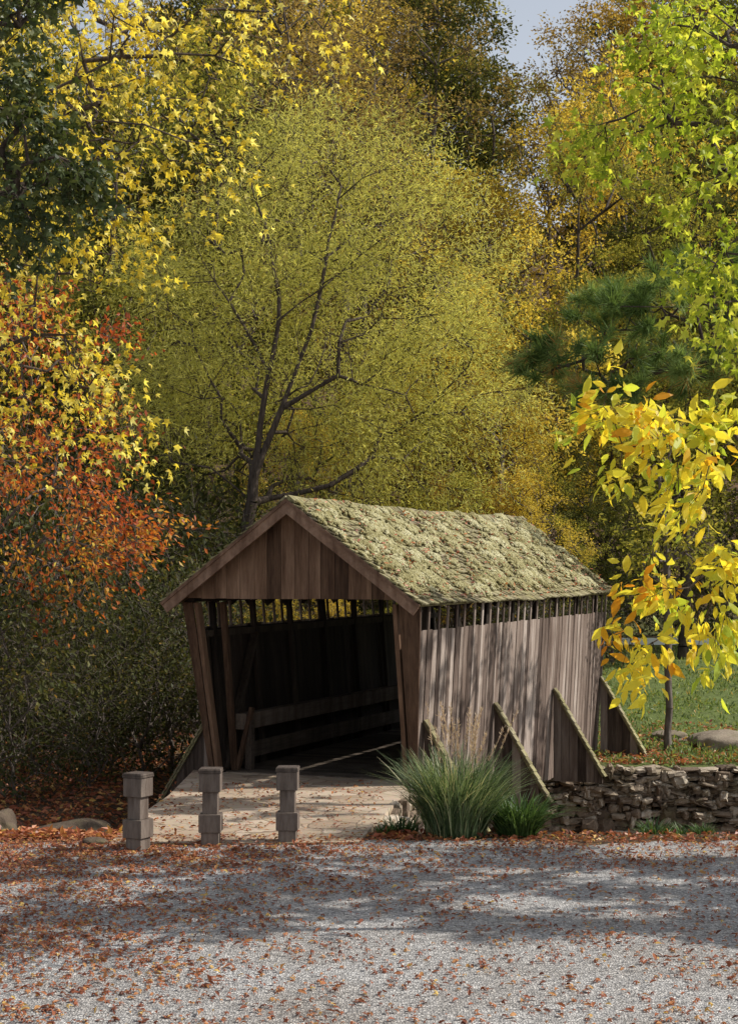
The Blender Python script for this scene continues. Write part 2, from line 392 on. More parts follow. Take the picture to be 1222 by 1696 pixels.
# ------------------------------------------------------------ covered bridge
TH=math.atan(1134/F)
br = thing("covered_bridge",(0.711,24,0),"weathered timber covered bridge with moss-cushioned shingle roof and sloping buttresses","bridge",rot=-TH)
LEN=11.6; SLOT=2.24
def uw(z,side):  # battered wall outer plane
    f=(2.65-z)/3.35*.18
    return (-.12-f) if side>0 else (-3.86+f*1.5)
def vf(z,side=1): return .3+(.3 if side>0 else .62)*np.clip((2.65-z)/3.35,0,1)
for side in (1,-1):
    a=Acc(); v=.3; i=0
    while v<LEN-.25:
        w=.10+.11*R.random()
        if i%3==0: w=.065
        g=.003+.005*R.random()+(.011 if R.random()<.22 else 0)
        top = 2.63 if i%3==0 else SLOT+.02*R.random()
        bot = -.70-.03*R.random() - (.05 if R.random()<.1 else 0)
        th=.022; pr=.012*R.random() + (.008 if i%3==0 else 0)
        p=[]
        for z in (bot,top):
            uo=uw(z,side)+side*pr; ui=uo-side*th
            v0=max(v,vf(z,side)); v1=max(v+w,v0+.004)
            far = LEN-.25-.25*np.clip((2.65-z)/3.35,0,1)
            v0=min(v0,far-.004); v1=min(v1,far)
            lo,hi=min(ui,uo),max(ui,uo)
            p+=[(lo,v0,z),(hi,v0,z),(hi,v1,z),(lo,v1,z)]
        a.hexa(p); v+=w+g; i+=1
    obj("side_wall", a.mesh("side_wall", wood_side), br, label="tall grey-brown vertical board siding with open slots under the eave")
    # added dark layer inside the siding, stands in for interior shade
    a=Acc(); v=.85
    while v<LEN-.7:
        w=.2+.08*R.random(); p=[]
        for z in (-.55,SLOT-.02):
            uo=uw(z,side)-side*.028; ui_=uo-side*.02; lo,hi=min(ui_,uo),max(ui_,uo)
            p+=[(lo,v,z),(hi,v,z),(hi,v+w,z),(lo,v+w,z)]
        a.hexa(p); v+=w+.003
    obj("shade_lining", a.mesh("shade_lining", wood_dark), br)
    # framing
    a=Acc()
    def ui(z): return uw(z,side)-side*.10
    a.beam((ui(2.66),.3,2.675),(ui(2.66),LEN-.3,2.675),.10,.06)
    a.beam((ui(2.1),.7,SLOT-.09),(ui(2.1),LEN-.4,SLOT-.09),.08,.10)
    a.beam((ui(-.3),.9,-.28),(ui(-.3),LEN-.6,-.28),.10,.3)
    n=7
    for q in range(n+1):
        vv=.95+(LEN-1.7)*q/n
        a.beam((ui(-.2)-side*.02,vv,-.2),(ui(2.6)-side*.02,vv,2.63),.07,.10,(0,1,0))
        if q<n and q in (0,6):
            v2=vv+(LEN-1.7)/n; f=(q<n/2)
            p0=(ui(.1)-side*.03,vv,.08) if f else (ui(2.1)-side*.03,vv,2.10)
            p1=(ui(2.1)-side*.03,v2,2.10) if f else (ui(.1)-side*.03,v2,.08)
            a.beam(p0,p1,.07,.12,(1,0,0))
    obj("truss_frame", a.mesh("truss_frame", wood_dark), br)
    # handrail
    a=Acc(); ur = uw(.7,side)-side*.34
    a.box(ur-.09,ur+.09,1.2,LEN-.8,.66,.90,.85); a.box(ur-.025,ur+.025,1.25,LEN-.8,.20,.44,.3)
    for vv in (1.26,LEN-1): a.box(ur-.055-side*.12,ur+.055-side*.12,vv-.055,vv+.055,.0,.80,.3)
    obj("handrail", a.mesh("handrail", wood_rail), br)
    # jamb
    a=Acc(); wt=.33 if side>0 else .17
    p=[]
    for z,w in ((-.1,.08),(2.63,wt)):
        uo=uw(z,side)+side*.03; u2=uo-side*w; lo,hi=min(uo,u2),max(uo,u2); v0=vf(z,side)-.03
        p+=[(lo,v0,z),(hi,v0,z),(hi,v0+.025,z),(lo,v0+.025,z)]
    a.hexa(p,.15)
    p=[]
    for z,w in ((-.1,.08),(2.63,wt)):
        uo=uw(z,side)-side*w; u2=uo-side*.06; lo,hi=min(uo,u2),max(uo,u2); v0=vf(z,side)-.05
        p+=[(lo,v0,z),(hi,v0,z),(hi,v0+.14,z),(lo,v0+.14,z)]
    a.hexa(p,.4)
    if side<0: 
        a.beam((-3.42,1.1,.02),(-3.52,.9,2.63),.08,.09,(0,1,0),.1)
        a.beam((-3.40,1.12,.0),(-3.2,1.25,1.0),.06,.09,(0,1,0),.1)
    obj("portal_jamb", a.mesh("portal_jamb", wood_front), br)
# gables
RU=-2.045; RZ=4.17; SL=math.hypot(2.045,1.52); cu=2.045/SL; cz=1.52/SL
for vv,nm in ((.24,"gable"),(LEN-.26,"gable")):
    a=Acc(); u=-3.97
    while u<-.12:
        w=min(.15+.09*R.random(), -.11-u)
        def zt(uu): return RZ-.09-abs(uu-RU)*1.52/2.045
        p=[]; pr=.012*R.random(); b=2.69+.015*R.random()
        u1=u+w-.006
        for (zz0,zz1) in ((b,b),(max(zt(u),b+.01),max(zt(u1),b+.01))):
            p+=[(u,vv-pr,zz0),(u1,vv-pr,zz1),(u1,vv+.025,zz1),(u,vv+.025,zz0)]
        a.hexa(p); u+=w
    a.box(-3.85,-.2,vv+.03,vv+.13,2.70,2.84,.2)
    obj(nm, a.mesh(nm, wood_front), br, label="triangular gable of brown vertical boards")
# rake boards
for s in (1,-1):
    for v0 in (-.02,LEN-.01):
        a=Acc()
        def pt(q,h): return (RU+s*(cu*q+cz*h), RZ-cz*q+cu*h)
        for (h0,h1,vo,r) in ((-.19,-.055,0,.6),(-.055,-.01,-.02,.2)):
            q1=SL+.02
            A0=(RU,RZ+h0/cu); A1=(RU,RZ+h1/cu); B0=pt(q1,h0); B1=pt(q1,h1)
            pl=[A0,B0,B1,A1]
            a.hexa([(x,v0+vo,z) for x,z in pl]+[(x,v0+vo+.035,z) for x,z in pl], r)
        obj("rake_board", a.mesh("rake_board", wood_trim), br)
# roof
a=Acc()
def rp(s,q,v,h):
    sag=-.045*math.sin(math.pi*v/LEN)-.012*math.sin(v*2.3+s)
    return (RU+s*(cu*q+cz*h), v, RZ-cz*q+cu*h+sag*(1 if 0<v<LEN else 0))
for s in (1,-1):
    a.hexa([rp(s,0,.02,-.06),rp(s,SL-.02,.02,-.06),rp(s,SL-.02,LEN-.02,-.06),rp(s,0,LEN-.02,-.06),
            rp(s,0,.02,-.03),rp(s,SL-.02,.02,-.03),rp(s,SL-.02,LEN-.02,-.03),rp(s,0,LEN-.02,-.03)],.2)
    nc=17; ex=SL/nc
    for c in range(nc):
        v=-.03-.1*R.random()*(c%2)
        while v<LEN:
            w=.08+.09*R.random(); q0=c*ex-.05; q1=(c+1)*ex+(.05*R.random()-.005)*(1 if c<nc-1 else .3)
            h0=-.03; h1=.012+.028*R.random()
            q0=max(q0,0)
            vv1=min(v+w-.005,LEN+.02); va=max(v,-.03)
            if vv1-va>.02:
                a.hexa([rp(s,q0,va,h0-.01),rp(s,q1,va,h1-.022),rp(s,q1,vv1,h1-.022),rp(s,q0,vv1,h0-.01),
                    rp(s,q0,va,h0+.012),rp(s,q1,va,h1),rp(s,q1,vv1,h1),rp(s,q0,vv1,h0+.012)])
            v+=w
v=-.03
while v<LEN:
    w=.14+.06*R.random()
    for s in (1,-1):
        t=.03+.02*R.random()
        a.hexa([rp(s,0,v,.0),rp(s,.13,v,.0),rp(s,.13,v+w,.0),rp(s,0,v+w,.0),rp(s,0,v,t),rp(s,.13,v,t-.005),rp(s,.13,v+w,t-.005),rp(s,0,v+w,t)])
    v+=w+.004
roof=obj("roof", a.mesh("roof", shingle_m), br, label="sagging shake roof overgrown with pale moss")
# rafters
a=Acc()
for i in range(16):
    v=.5+(LEN-1)*i/15
    for s in (1,-1): a.beam(rp(s,.05,v,-.13),rp(s,SL-.08,v,-.13),.06,.10)
obj("rafters", a.mesh("rafters", wood_dark), br)
# moss: many fine tufts gathered into low cushions
def ico(sub):
    b=bmesh.new(); bmesh.ops.create_icosphere(b,subdivisions=sub,radius=1); V=np.array([v.co[:] for v in b.verts]); Fc=np.array([[v.index for v in f.verts] for f in b.faces]); b.free(); return V,Fc
IV,IF=ico(1)
def blobs(C,Rr,flat,nrmv,jit=.35):
    n=len(C); nz=unit(nrmv); x=unit(np.cross(nz,np.array([0,1.,0.]))); y=np.cross(nz,x)
    J=1+jit*R.normal(size=(n,len(IV),1))*.6
    L=IV[None]*J*Rr[:,None]*np.array([1,1,flat])[None,None]
    V=C[:,None]+L[...,0:1]*x[:,None]+L[...,1:2]*y[:,None]+L[...,2:3]*nz[:,None]
    return V.reshape(-1,3),(IF[None]+(np.arange(n)*len(IV))[:,None,None]).reshape(-1,3)
def moss(s,n,ncl):
    C=[];rr=[];cv=[]
    cl=[]
    while len(cl)<ncl:
        q=(.03+.87*R.random()**1.05)*SL; v=R.random()*LEN
        if wob(q*3.1+2,v*1.3)+.7*R.normal()*.6 < -.22: continue
        cl.append((q,v,.03+.145*R.random()**2.0,R.random(),R.random()*3.14,.6+.8*R.random()))
    wts=np.array([c[2]**2 for c in cl]); wts/=wts.sum(); ch=R.choice(ncl,size=n*2,p=wts); i=0
    while len(C)<n and i<n*2:
        q0,v0,sp,c0,ph,el_=cl[ch[i]]; i+=1; rad=math.sqrt(R.random()); an=R.random()*6.283
        sp2=sp*(1+.28*math.sin(3*an+ph)+.15*math.sin(5*an+2*ph))
        dq=rad*math.cos(an); dv=rad*math.sin(an); q=q0+dq*sp2; v=v0+dv*sp2*(.8+el_*.6)
        if not(.01<q<SL-.05 and .03<v<LEN-.03): continue
        hgt=.012+.44*sp*math.sqrt(max(0,1-rad*rad)); r=.012+.020*R.random()
        C.append(rp(s,q,v,hgt)); rr.append((r,r*1.1,r)); cv.append(.5*c0+.5*R.random())
    C=np.array(C); rr=np.array(rr); nn=np.tile(np.array([[s*cz,0,cu]]),(len(C),1))
    V,Fc=blobs(C,rr,.8,nn); rv=np.repeat(cv,len(IV))
    return mesh_np("moss",V,[Fc],moss_m,rv,True)
obj("moss",moss(1,46000,720),roof,kind="stuff"); obj("moss",moss(-1,5000,100),roof,kind="stuff")
# leaves on roof
n=900; q=R.random(n)*SL; v=R.random(n)*LEN
pos=np.array([rp(1,a_,b_,.04+.06*R.random()) for a_,b_ in zip(q,v)])
V,Fc=leaves_np(pos,R.normal(size=(n,3))*[1,1,.3],np.array([cz,0,cu])+R.normal(size=(n,3))*.3,.045+.04*R.random(n),T_oval)
obj("roof_leaves",mesh_np("roof_leaves",V,[Fc],L_fall,np.repeat(R.random(n)*.8,8)),roof,kind="stuff")
# deck
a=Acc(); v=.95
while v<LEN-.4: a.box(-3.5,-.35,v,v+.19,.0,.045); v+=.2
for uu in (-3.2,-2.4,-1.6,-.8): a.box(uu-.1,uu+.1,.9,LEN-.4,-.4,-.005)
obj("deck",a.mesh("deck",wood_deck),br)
# buttresses
wood_but = woodmat("buttress_boards", (.05,.035,.027), (.16,.12,.095), (.33,.27,.23), aw=.5)
def buttress(v,side):
    a=Acc(); zt=.92; zb=-.62; ub=.72 if side>0 else -4.70
    ut=uw(zt,side)+side*.02; n=6
    for i in range(n):
        f0=i/n; f1=(i+1)/n-.008
        A=ut+(ub-ut)*f0; B=ut+(ub-ut)*f1; z0=zt+(zb-zt)*f0; z1=zt+(zb-zt)*f1; bt=-.72-.02*R.random()
        if side<0: A,B,z0,z1=B,A,z1,z0
        a.hexa([(A,v-.02,bt),(B,v-.02,bt),(B,v+.02,bt),(A,v+.02,bt),(A,v-.02,z0),(B,v-.02,z1),(B,v+.02,z1),(A,v+.02,z0)])
    o=obj("buttress",a.mesh("buttress",wood_but),br)
    a=Acc(); m=13
    d=np.array([ub-ut,0,zb-zt]); L=np.linalg.norm(d); d/=L; nn=np.array([-d[2],0,d[0]])*(1 if side>0 else -1)
    if nn[2]<0: nn=-nn
    a.beam(np.array([ut,v,zt])+nn*.01,np.array([ub,v,zb])+nn*.01,.12,.03,nn,.4)
    for i in range(m):
        p0=np.array([ut,v,zt])+d*(L*i/m-.02)+nn*.03; p1=np.array([ut,v,zt])+d*(L*(i+1)/m+.02)+nn*.05
        a.beam(p0,p1,.15+.02*R.random(),.022,nn)
    obj("shingle_cap",a.mesh("shingle_cap",shingle_m),o)
for v in (.73,4.05,7.6,11.05): buttress(v,1)
for v in (1.0,4.05,7.6,11.05): buttress(v,-1)

# ------------------------------------------------------------ bollards
def boll():
    t=thing("bollard",(0,0,0),"notched square grey-brown timber bollard with flat cap beside the flagstones","bollard",group="timber bollards across the bridge approach")
    def part(nm,blks,off,rv):
        b=bmesh.new()
        for z0,z1,w0,w1 in blks:
            r=bmesh.ops.create_cube(b,size=1)
            for vv in r['verts']:
                top=vv.co.z>0; w=w1 if top else w0
                vv.co.x=(1 if vv.co.x>0 else -1)*w/2; vv.co.y=(1 if vv.co.y>0 else -1)*w/2; vv.co.z=z1 if top else z0
        bmesh.ops.bevel(b,geom=b.edges[:],offset=off,segments=2,affect='EDGES')
        me=bpy.data.meshes.new(nm); b.to_mesh(me); b.free(); me.materials.append(wood_post)
        a_=me.attributes.new("rnd",'FLOAT','POINT'); a_.data.foreach_set("value",np.full(len(me.vertices),rv,dtype=np.float32))
        obj(nm,me,t)
    part("post",[(-.1,.13,.20,.20),(.13,.335,.25,.25),(.335,.59,.17,.17),(.59,.80,.24,.24)],.006,.5)
    part("cap",[(.802,.828,.258,.258),(.829,.852,.258,.245)],.004,0.0)
    return t
b0=boll(); b0.location=(-2.58,19.15,0.02); b0.rotation_euler=(0,0,-TH-.1)
dup(b0,(-1.80,19.5,.03),-.03); dup(b0,(-.93,19.65,.03),-.06)

# ------------------------------------------------------------ stone walls
b=bmesh.new(); bmesh.ops.create_cube(b,size=2); bmesh.ops.subdivide_edges(b,edges=b.edges[:],cuts=2,use_grid_fill=True)
SV=np.array([v.co[:] for v in b.verts]); SF=np.array([[v.index for v in f.verts] for f in b.faces]); b.free()
SV=.55*SV+.45*unit(SV)*1.28
def drywall(name,label,p0,p1,z0,z1,depth=.35):
    p0=np.array(p0,float); p1=np.array(p1,float); L=np.linalg.norm(p1-p0); d=(p1-p0)/L; nrm=np.array([d[1],-d[0]])
    base=np.array([*(p0),z0]); Vs=[];Fs=[];rs=[];n=0; z=0; H=z1-z0; row=0
    while z<H:
        h=.05+.07*R.random(); x=-.1*R.random(); ph=R.random()*6
        while x<L:
            w=.09+.28*R.random()**1.8; hh=h*(.7+.7*R.random())
            if R.random()<.14: hh*=2.0; w*=.9
            zz=z+h/2+.045*math.sin(x*1.1+row*.35+ph*.1)+.02*R.normal()
            if z+h>=H-.02: zz=min(zz,H-hh*.3)
            sc=np.array([w/2*1.04,depth/2,hh/2*1.1])
            q=SV*sc*(1+.13*R.normal(size=SV.shape)); an=R.normal()*.14; ca,sa=math.cos(an),math.sin(an)
            q=np.stack([q[:,0]*ca-q[:,2]*sa,q[:,1],q[:,0]*sa+q[:,2]*ca],1)
            cx=x+w/2; off=R.normal()*.05+.04
            c=np.array([d[0]*cx+nrm[0]*off,d[1]*cx+nrm[1]*off,zz])
            W=np.stack([q[:,0]*d[0]+q[:,1]*nrm[0],q[:,0]*d[1]+q[:,1]*nrm[1],q[:,2]],1)+c
            Vs.append(W);Fs.append(SF+n);n+=len(SV);rs.append(np.full(len(SV),R.random())); x+=w
        z+=h; row+=1
    t=thing(name,base,label,"wall")
    obj("stones",mesh_np("stones",np.concatenate(Vs),[np.concatenate(Fs)],stone_m,np.concatenate(rs),False),t)
    a=Acc()
    i0=-nrm*.05; i1=-nrm*(depth*.9)
    e=[i0,i0+d*L,i1+d*L,i1]
    a.hexa([(q[0],q[1],0) for q in e]+[(q[0],q[1],z1-z0-.06) for q in e],0)
    obj("gap_shade_backing",a.mesh("gap_shade_backing",wood_dark),t)  # dark box behind the stones, its colour acts as shade in the gaps
drywall("retaining_wall","long dry-stacked brown fieldstone retaining wall along the stream bank",(1.8,32.2),(14,32.35),-2.3,-.60)
drywall("approach_wall","low stone wall edging the flagstone bridge approach",(.08,20.9),(.55,24.4),-2.2,-.02,.14)

# rocks
IV3,IF3=ico(4)
def rock(loc,sc,seed,label,tone=.3):
    rg=np.random.default_rng(seed); V=IV3.copy(); n=np.zeros(len(V))
    for f in (1.5,3,6,12): 
        k_=rg.normal(size=(3,3))*f; n+=np.sin(V@k_[0]+rg.random()*6)*np.sin(V@k_[1]+rg.random()*6)/f
    V=V*(1+.35*n[:,None]); V=np.sign(V)*np.abs(V)**.85
    V=V*np.array(sc); rz=rg.random()*.4
    t=thing("boulder",loc,label,"rock",rot=rz)
    obj("stone",mesh_np("boulder",V,[IF3],rock_m,np.full(len(V),tone),True),t)
def onground(px,py,Y): 
    p=P(px,py,Y); p[2]=float(Hgt(p[0],p[1])); return p
rock(onground(105,1390,21.5)+[0,0,.10],(.62,.4,.25),3,"low rounded brown boulder lying in leaf litter",.1)
rock(onground(0,1390,21.5)+[0,0,.1],(.22,.25,.25),4,"grey boulder at the edge of the woods",.2)
rock(onground(1195,1245,35)+[0,0,.1],(.6,.45,.2),5,"flat pale boulder on top of the stone wall",.75)
rock(onground(1110,1250,36)+[0,0,.03],(.4,.4,.12),6,"small flat stone on the grassy bank",.65)
rock(np.array([-3.12,19.6,.0]),(.15,.13,.07),7,"small grey stone beside the bollard",.2)

# guard rail
t=thing("guard_rail",(4.5,50,float(Hgt(7,50))),"pale roadside guard rail on short posts beyond the grass","guard rail")
a=Acc(); a.box(0,13,-.03,.03,.42,.62,.5); obj("rail",a.mesh("rail",rail_m),t)
for i in range(7): 
    a=Acc(); x=.3+i*2; a.box(x-.06,x+.06,.035,.15,-.3,.6,.5); obj("post",a.mesh("post",wood_post),t)

# ------------------------------------------------------------ trees
def bgkind(name,label,h,rx,leaf,nleaf,size,T=T_dia,npt=230,lo=.3,group="autumn trees of the hillside wood",barkm=None,twl=.7,clump=.4):
    c=np.array([0,0,h*(.5+lo/2)]); rz=h*(1-lo)/2
    sub=[]
    for q in range(14):
        d=unit(R.normal(size=3)); cc=c+d*np.array([rx*.68,rx*.68,rz*.72])
        if q==0: cc=c+np.array([0,0,rz*.68])
        sub.append(ell(cc,(rx*.46,rx*.46,rz*.33),npt//14,2.5))
    pts=np.concatenate(sub)
    lean=R.normal()*.5
    tr=[(0,0,-.3),(lean*.3,0,h*.3),(lean*.7,.2,h*.6),(lean,.3,h*.8)]
    return tree(name,label,"tree",(0,0,0),tr,pts,.014*h*.8,leaf,T,size,nleaf,seg=.7,start=lo*.8,twl=twl,group=group,barkm=barkm,carry=3,twigs=5,clump=clump,scat=.2,rtip=.010)
kinds={}
kinds['y']=bgkind("maple_tree","tall maple with bright yellow autumn crown",15,3.6,L_yelbg,18500,.13)
kinds['y2']=bgkind("birch_tree","slender tree with thinning golden leaves",14,3.0,L_goldb,11500,.12,npt=200,barkm=bark2)
kinds['o']=bgkind("oak_tree","broad oak with orange-brown autumn leaves",16,4.0,L_org,20000,.13)
kinds['g']=bgkind("poplar_tree","tall tree with olive green and yellow leaves",16,3.8,L_olive,20000,.13)
kinds['d']=bgkind("cedar_tree","dull green evergreen tree standing among autumn trees",15,3.2,L_ever,22000,.145,lo=.15)
kinds['b']=bgkind("hickory_tree","half-bare hickory with brown leaves and grey limbs",17,3.8,L_brown,10000,.13,barkm=bark2)
plan=[('g',150,46,1.0),('d',20,44,.95),('y',720,52,.95),('y',860,48,.86),('g',960,54,1.0),('b',560,56,1.15),('y2',780,60,1.15),
('g',1010,49,.72),('y',640,47,.55),('y2',820,44,.55),('g',330,52,1.05),('b',480,60,1.2),('d',250,60,1.25),('d',60,58,1.2),('y2',1060,58,1.15),
('g',1130,50,.95),('d',1200,56,1.1),('g',1290,50,1.0),('y2',930,64,1.15),('d',400,64,1.25),('y2',590,68,1.3),('b',690,70,1.25),
('d',720,72,1.25),('b',1010,70,1.25),('d',1120,66,1.15),('g',-60,64,1.2),('d',120,70,1.3),('g',280,74,1.25),('g',450,78,1.45),('y2',600,80,1.5),
('g',680,84,1.55),('o',1045,82,1.35),('y2',1090,84,1.4),('d',1180,80,1.35),('g',-20,82,1.4),('b',180,86,1.45),('d',350,90,1.6),('g',500,94,1.7),
('y2',640,98,1.75),('d',690,100,1.7),('d',560,102,1.75),('d',420,102,1.7),('g',1060,98,1.55),('d',1130,98,1.6),('g',60,98,1.5),('y',1300,72,1.2),('d',-180,50,1.1),('o',-150,72,1.2),('d',1400,60,1.2),
('d',280,100,1.6),('d',990,92,1.0),
('g',-80,50,1.0),('g',1250,94,1.4),('y2',480,46,.5),('d',200,43,.55),('g',700,42,.42),('y2',880,42,.42),('d',960,46,.45),('o',760,43,.36),('g',900,45,.4),
('y2',325,36,.22),('y2',400,37,.23),('y2',470,37,.22),('y2',545,38,.22),('g',640,39.5,.22)]
used={}
for i,(kd,px,Y,sc) in enumerate(plan):
    x=(px-611)/F*Y; z=float(Hgt(x,Y)); s=(sc,sc,sc*(1+.08*R.normal()))
    rot=R.random()*6.28
    if kd not in used:
        t=kinds[kd]; t.location=(x,Y,z); t.rotation_euler=(0,0,rot); t.scale=s; used[kd]=1
    else: dup(kinds[kd],(x,Y,z),rot,s)

# willow
b=onground(405,900,38.6)
pts=np.concatenate([ell((-1.3,40.6,9.2),(4.4,2.8,4.5),190,3),ell((-3.6,40.2,6.6),(2.9,2.0,2.3),55),ell((1.3,40.2,6.8),(2.3,2.0,2.3),50),ell((-1,40.6,11.8),(2.9,2,2.1),45),ell((-1.2,40,6),(3.8,1.6,1.6),45),ell((-1.5,38.8,8.5),(4.2,1.0,3.8),30)])
W=lambda x,y,Y=38.4:P(x,y,Y)
tree("willow_tree","large feathery olive-yellow willow with several dark leaning stems","tree",b,
     [b-[0,0,.3],W(408,870),W(420,790),W(438,660),W(462,530),W(447,400,38.7),W(415,300,39.1)],pts,.15,L_will,T_will,.14,76000,bf=.3,seg=.5,start=.3,twigs=8,twl=1.25,droop=.1,clump=.35,rtip=.007,
     limbs=[[W(436,620),W(380,500),W(335,430),W(312,360,38.7),W(290,330,39.1)],[W(418,800),W(480,640),W(515,550),W(540,430,38.7),W(560,330,39.1)],
            [W(412,830),W(350,775),W(285,765,38.7)],[W(470,660),W(560,622),W(640,645,38.7)],[W(462,510),W(530,480),W(600,420,38.8)],[W(350,455),W(290,470),W(230,520,38.9)]],scat=.2)

# left sweetgum
b=np.array([-6.8,17.5,0])
pts=np.concatenate([ell(P(60,60,17),(1.2,1.5,.8),44,2.5),ell(P(240,70,17.2),(1.2,1.3,.6),30),ell(P(80,260,16.8),(1.0,1.3,.7),30),ell(P(260,230,17),(.9,1,.5),19),
  ell(P(60,430,17),(.8,1.2,.65),24),ell(P(190,400,17),(.5,.8,.4),9),ell(P(110,640,17),(.9,1,.55),32),ell(P(30,560,17),(.5,1,.5),8),ell(P(-250,200,17),(1.6,1.8,2.6),60,3),ell(P(420,20,17.5),(.9,.6,.35),12)])
tree("sweetgum_tree","sweetgum boughs hung with bright yellow star-shaped leaves","tree",b,
     [b-[0,0,.3],(-6.4,17.4,3),(-6,17.3,6),(-5.8,17.2,9.5)],pts,.07,L_gold,T_star,.108,5900,bf=.25,seg=.3,start=.35,twigs=4,twl=.5,droop=.45,rtip=.004,clump=.3,scat=.24)
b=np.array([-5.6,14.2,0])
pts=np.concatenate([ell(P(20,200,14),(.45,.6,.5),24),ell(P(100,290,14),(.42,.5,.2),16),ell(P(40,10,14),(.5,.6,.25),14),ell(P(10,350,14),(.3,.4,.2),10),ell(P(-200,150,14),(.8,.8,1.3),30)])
tree("maple_tree","maple boughs with green leaves coloured dark for shade","tree",b,[b-[0,0,.3],(-5.2,14.2,4),(-4.6,14.1,8)],pts,.06,L_shade,T_star,.12,2400,bf=.25,seg=.3,start=.4,twigs=4,twl=.32,droop=.4,rtip=.004,scat=.2)
# red-orange
b=onground(-160,1350,27)
pts=np.concatenate([ell(P(40,560,27),(1.5,1.4,.9),46),ell(P(20,750,27),(1.7,1.5,1.1),60),ell(P(170,870,27),(1.1,1,.6),32),ell(P(50,930,27),(1.5,1.2,.5),28),ell(P(-160,750,27),(1.5,1.5,2),44),ell(P(150,700,27),(.8,1,.5),8)])
tree("dogwood_tree","small tree with loose red and orange autumn leaves over the thicket","tree",b,[b-[0,0,.2],(b[0]+.4,27,2),(b[0]+.6,27,4.5)],pts,.06,L_red,T_dia,.10,6600,bf=.3,seg=.35,start=.4,twigs=4,twl=.6,droop=.3,rtip=.006,clump=.6,barkm=bark2,scat=.24)
# lime maple at right
b=np.array([5.3,15.4,0])
pts=np.concatenate([ell(P(1150,90,15),(.65,1,.5),34),ell(P(1010,210,15),(.35,.6,.12),9),ell(P(1110,200,15),(.5,.7,.2),9),ell(P(1190,290,15),(.35,.9,.3),13),ell(P(1195,430,15),(.33,.7,.28),12),ell(P(1205,510,15),(.25,.5,.18),6),ell(P(1180,20,15),(.6,.8,.3),13),ell(P(1400,200,15),(1.0,1.2,1.6),50,3)])
tree("maple_tree","maple boughs with translucent lime green leaves","tree",b,[b-[0,0,.3],(5.1,15.3,3),(4.8,15.2,5.5),(4.6,15.1,8)],pts,.05,L_lime,T_star,.125,2900,bf=.25,seg=.3,start=.45,twigs=4,twl=.38,droop=.4,rtip=.004,clump=.3,scat=.2)
# broad-leaf yellow tree at right, close: two clusters with a gap
b=np.array([3.9,10.4,0])
pts=np.concatenate([ell(P(1100,740,10),(.42,.4,.17),17),ell(P(990,690,10),(.12,.3,.06),3),ell(P(1180,715,10),(.22,.4,.14),9),ell(P(1140,810,10),(.18,.4,.07),4),ell(P(1190,945,10),(.14,.35,.14),8),
  ell(P(1120,980,10),(.2,.3,.11),7),ell(P(1070,1060,10),(.13,.25,.08),5),ell(P(1180,1030,10),(.14,.25,.10),5),ell(P(1400,850,10),(.5,.6,.7),20)])
tree("pawpaw_tree","drooping boughs with large clear yellow oval leaves","tree",b,[b-[0,0,.3],(3.8,10.4,2),(3.6,10.3,4.2)],pts,.018,L_big,T_oval,.105,1300,bf=.2,seg=.2,start=.3,twigs=3,twl=.20,droop=.3,rtip=.003,clump=.45,carry=2,scat=.24)
# pine at right
b=np.array([6.9,23,0]); b[2]=float(Hgt(b[0],b[1]))
pp=lambda x,y:P(x,y,22.8)
pts=np.concatenate([ell(pp(1080,520),(1.15,1,.34),42),ell(pp(940,600),(.66,.9,.26),30),ell(pp(1150,600),(.85,.9,.38),38),ell(pp(1000,650),(.55,.7,.16),18),ell(pp(1170,460),(.5,.7,.2),14),ell(pp(1370,500),(.9,1.2,1.2),30),ell((6.9,25.4,7.4),(.7,1.2,.7),30)])  # last cluster is out of view, added to keep sun off the deck
tree("pine_tree","pine boughs with long green needles and a few brown tufts","tree",b,[b,(6.85,23,4),(6.8,23,8)],pts,.07,L_pine,T_need,.23,27000,bf=.15,seg=.28,start=.4,twigs=2,twl=.22,droop=-.1,rtip=.007,clump=.75,scat=.07)
# slim tree on bank
b=onground(1105,1255,34.5)
pts=np.concatenate([ell(P(1100,900,34.5),(1.3,1,.8),40),ell(P(1090,760,35),(1.2,1,.9),30)])
tree("young_tree","slim young tree with bare grey trunk on the grassy bank","tree",b,[b-[0,0,.1],b+[.02,0,2.2],b+[-.05,0,4.6]],pts,.075,L_olive,T_dia,.11,2600,bf=.4,seg=.4,start=.45,twl=.5,barkm=bark2,rtip=.005,scat=.2)
# trees shading the lot and the bridge side
b=np.array([11.5,21.5,0]); b[2]=float(Hgt(11.5,21.5))
pts=np.concatenate([ell((9.8,17.7,8),(4.2,1.9,2.6),74,2),ell((7.0,16.2,8.5),(1.7,.8,1.0),14,2),ell((12,15.8,8.5),(1.8,.7,1.0),16,2)])
tree("maple_tree","yellow-green maple shading the gravel lot","tree",b,[b-[0,0,.3],b+[-.4,-1.2,3.5],(10.4,18.6,7)],pts,.14,L_olive,T_dia,.2,11000,bf=.3,seg=.6,start=.4,twl=.75)
b=np.array([11.8,29.0,0]); b[2]=float(Hgt(11.8,29))  # out-of-view tree, added to cast dappled shade on the bridge side
pts=np.concatenate([ell((10.6,27.8,7.4),(2.4,4.0,1.7),30,2)])
tree("maple_tree","unseen golden maple added to shade the bridge side","tree",b,[b-[0,0,.3],b+[-.2,-.3,3.5],(11.0,28.3,7)],pts,.13,L_goldb,T_dia,.16,3000,bf=.3,seg=.6,start=.5,twl=.7)

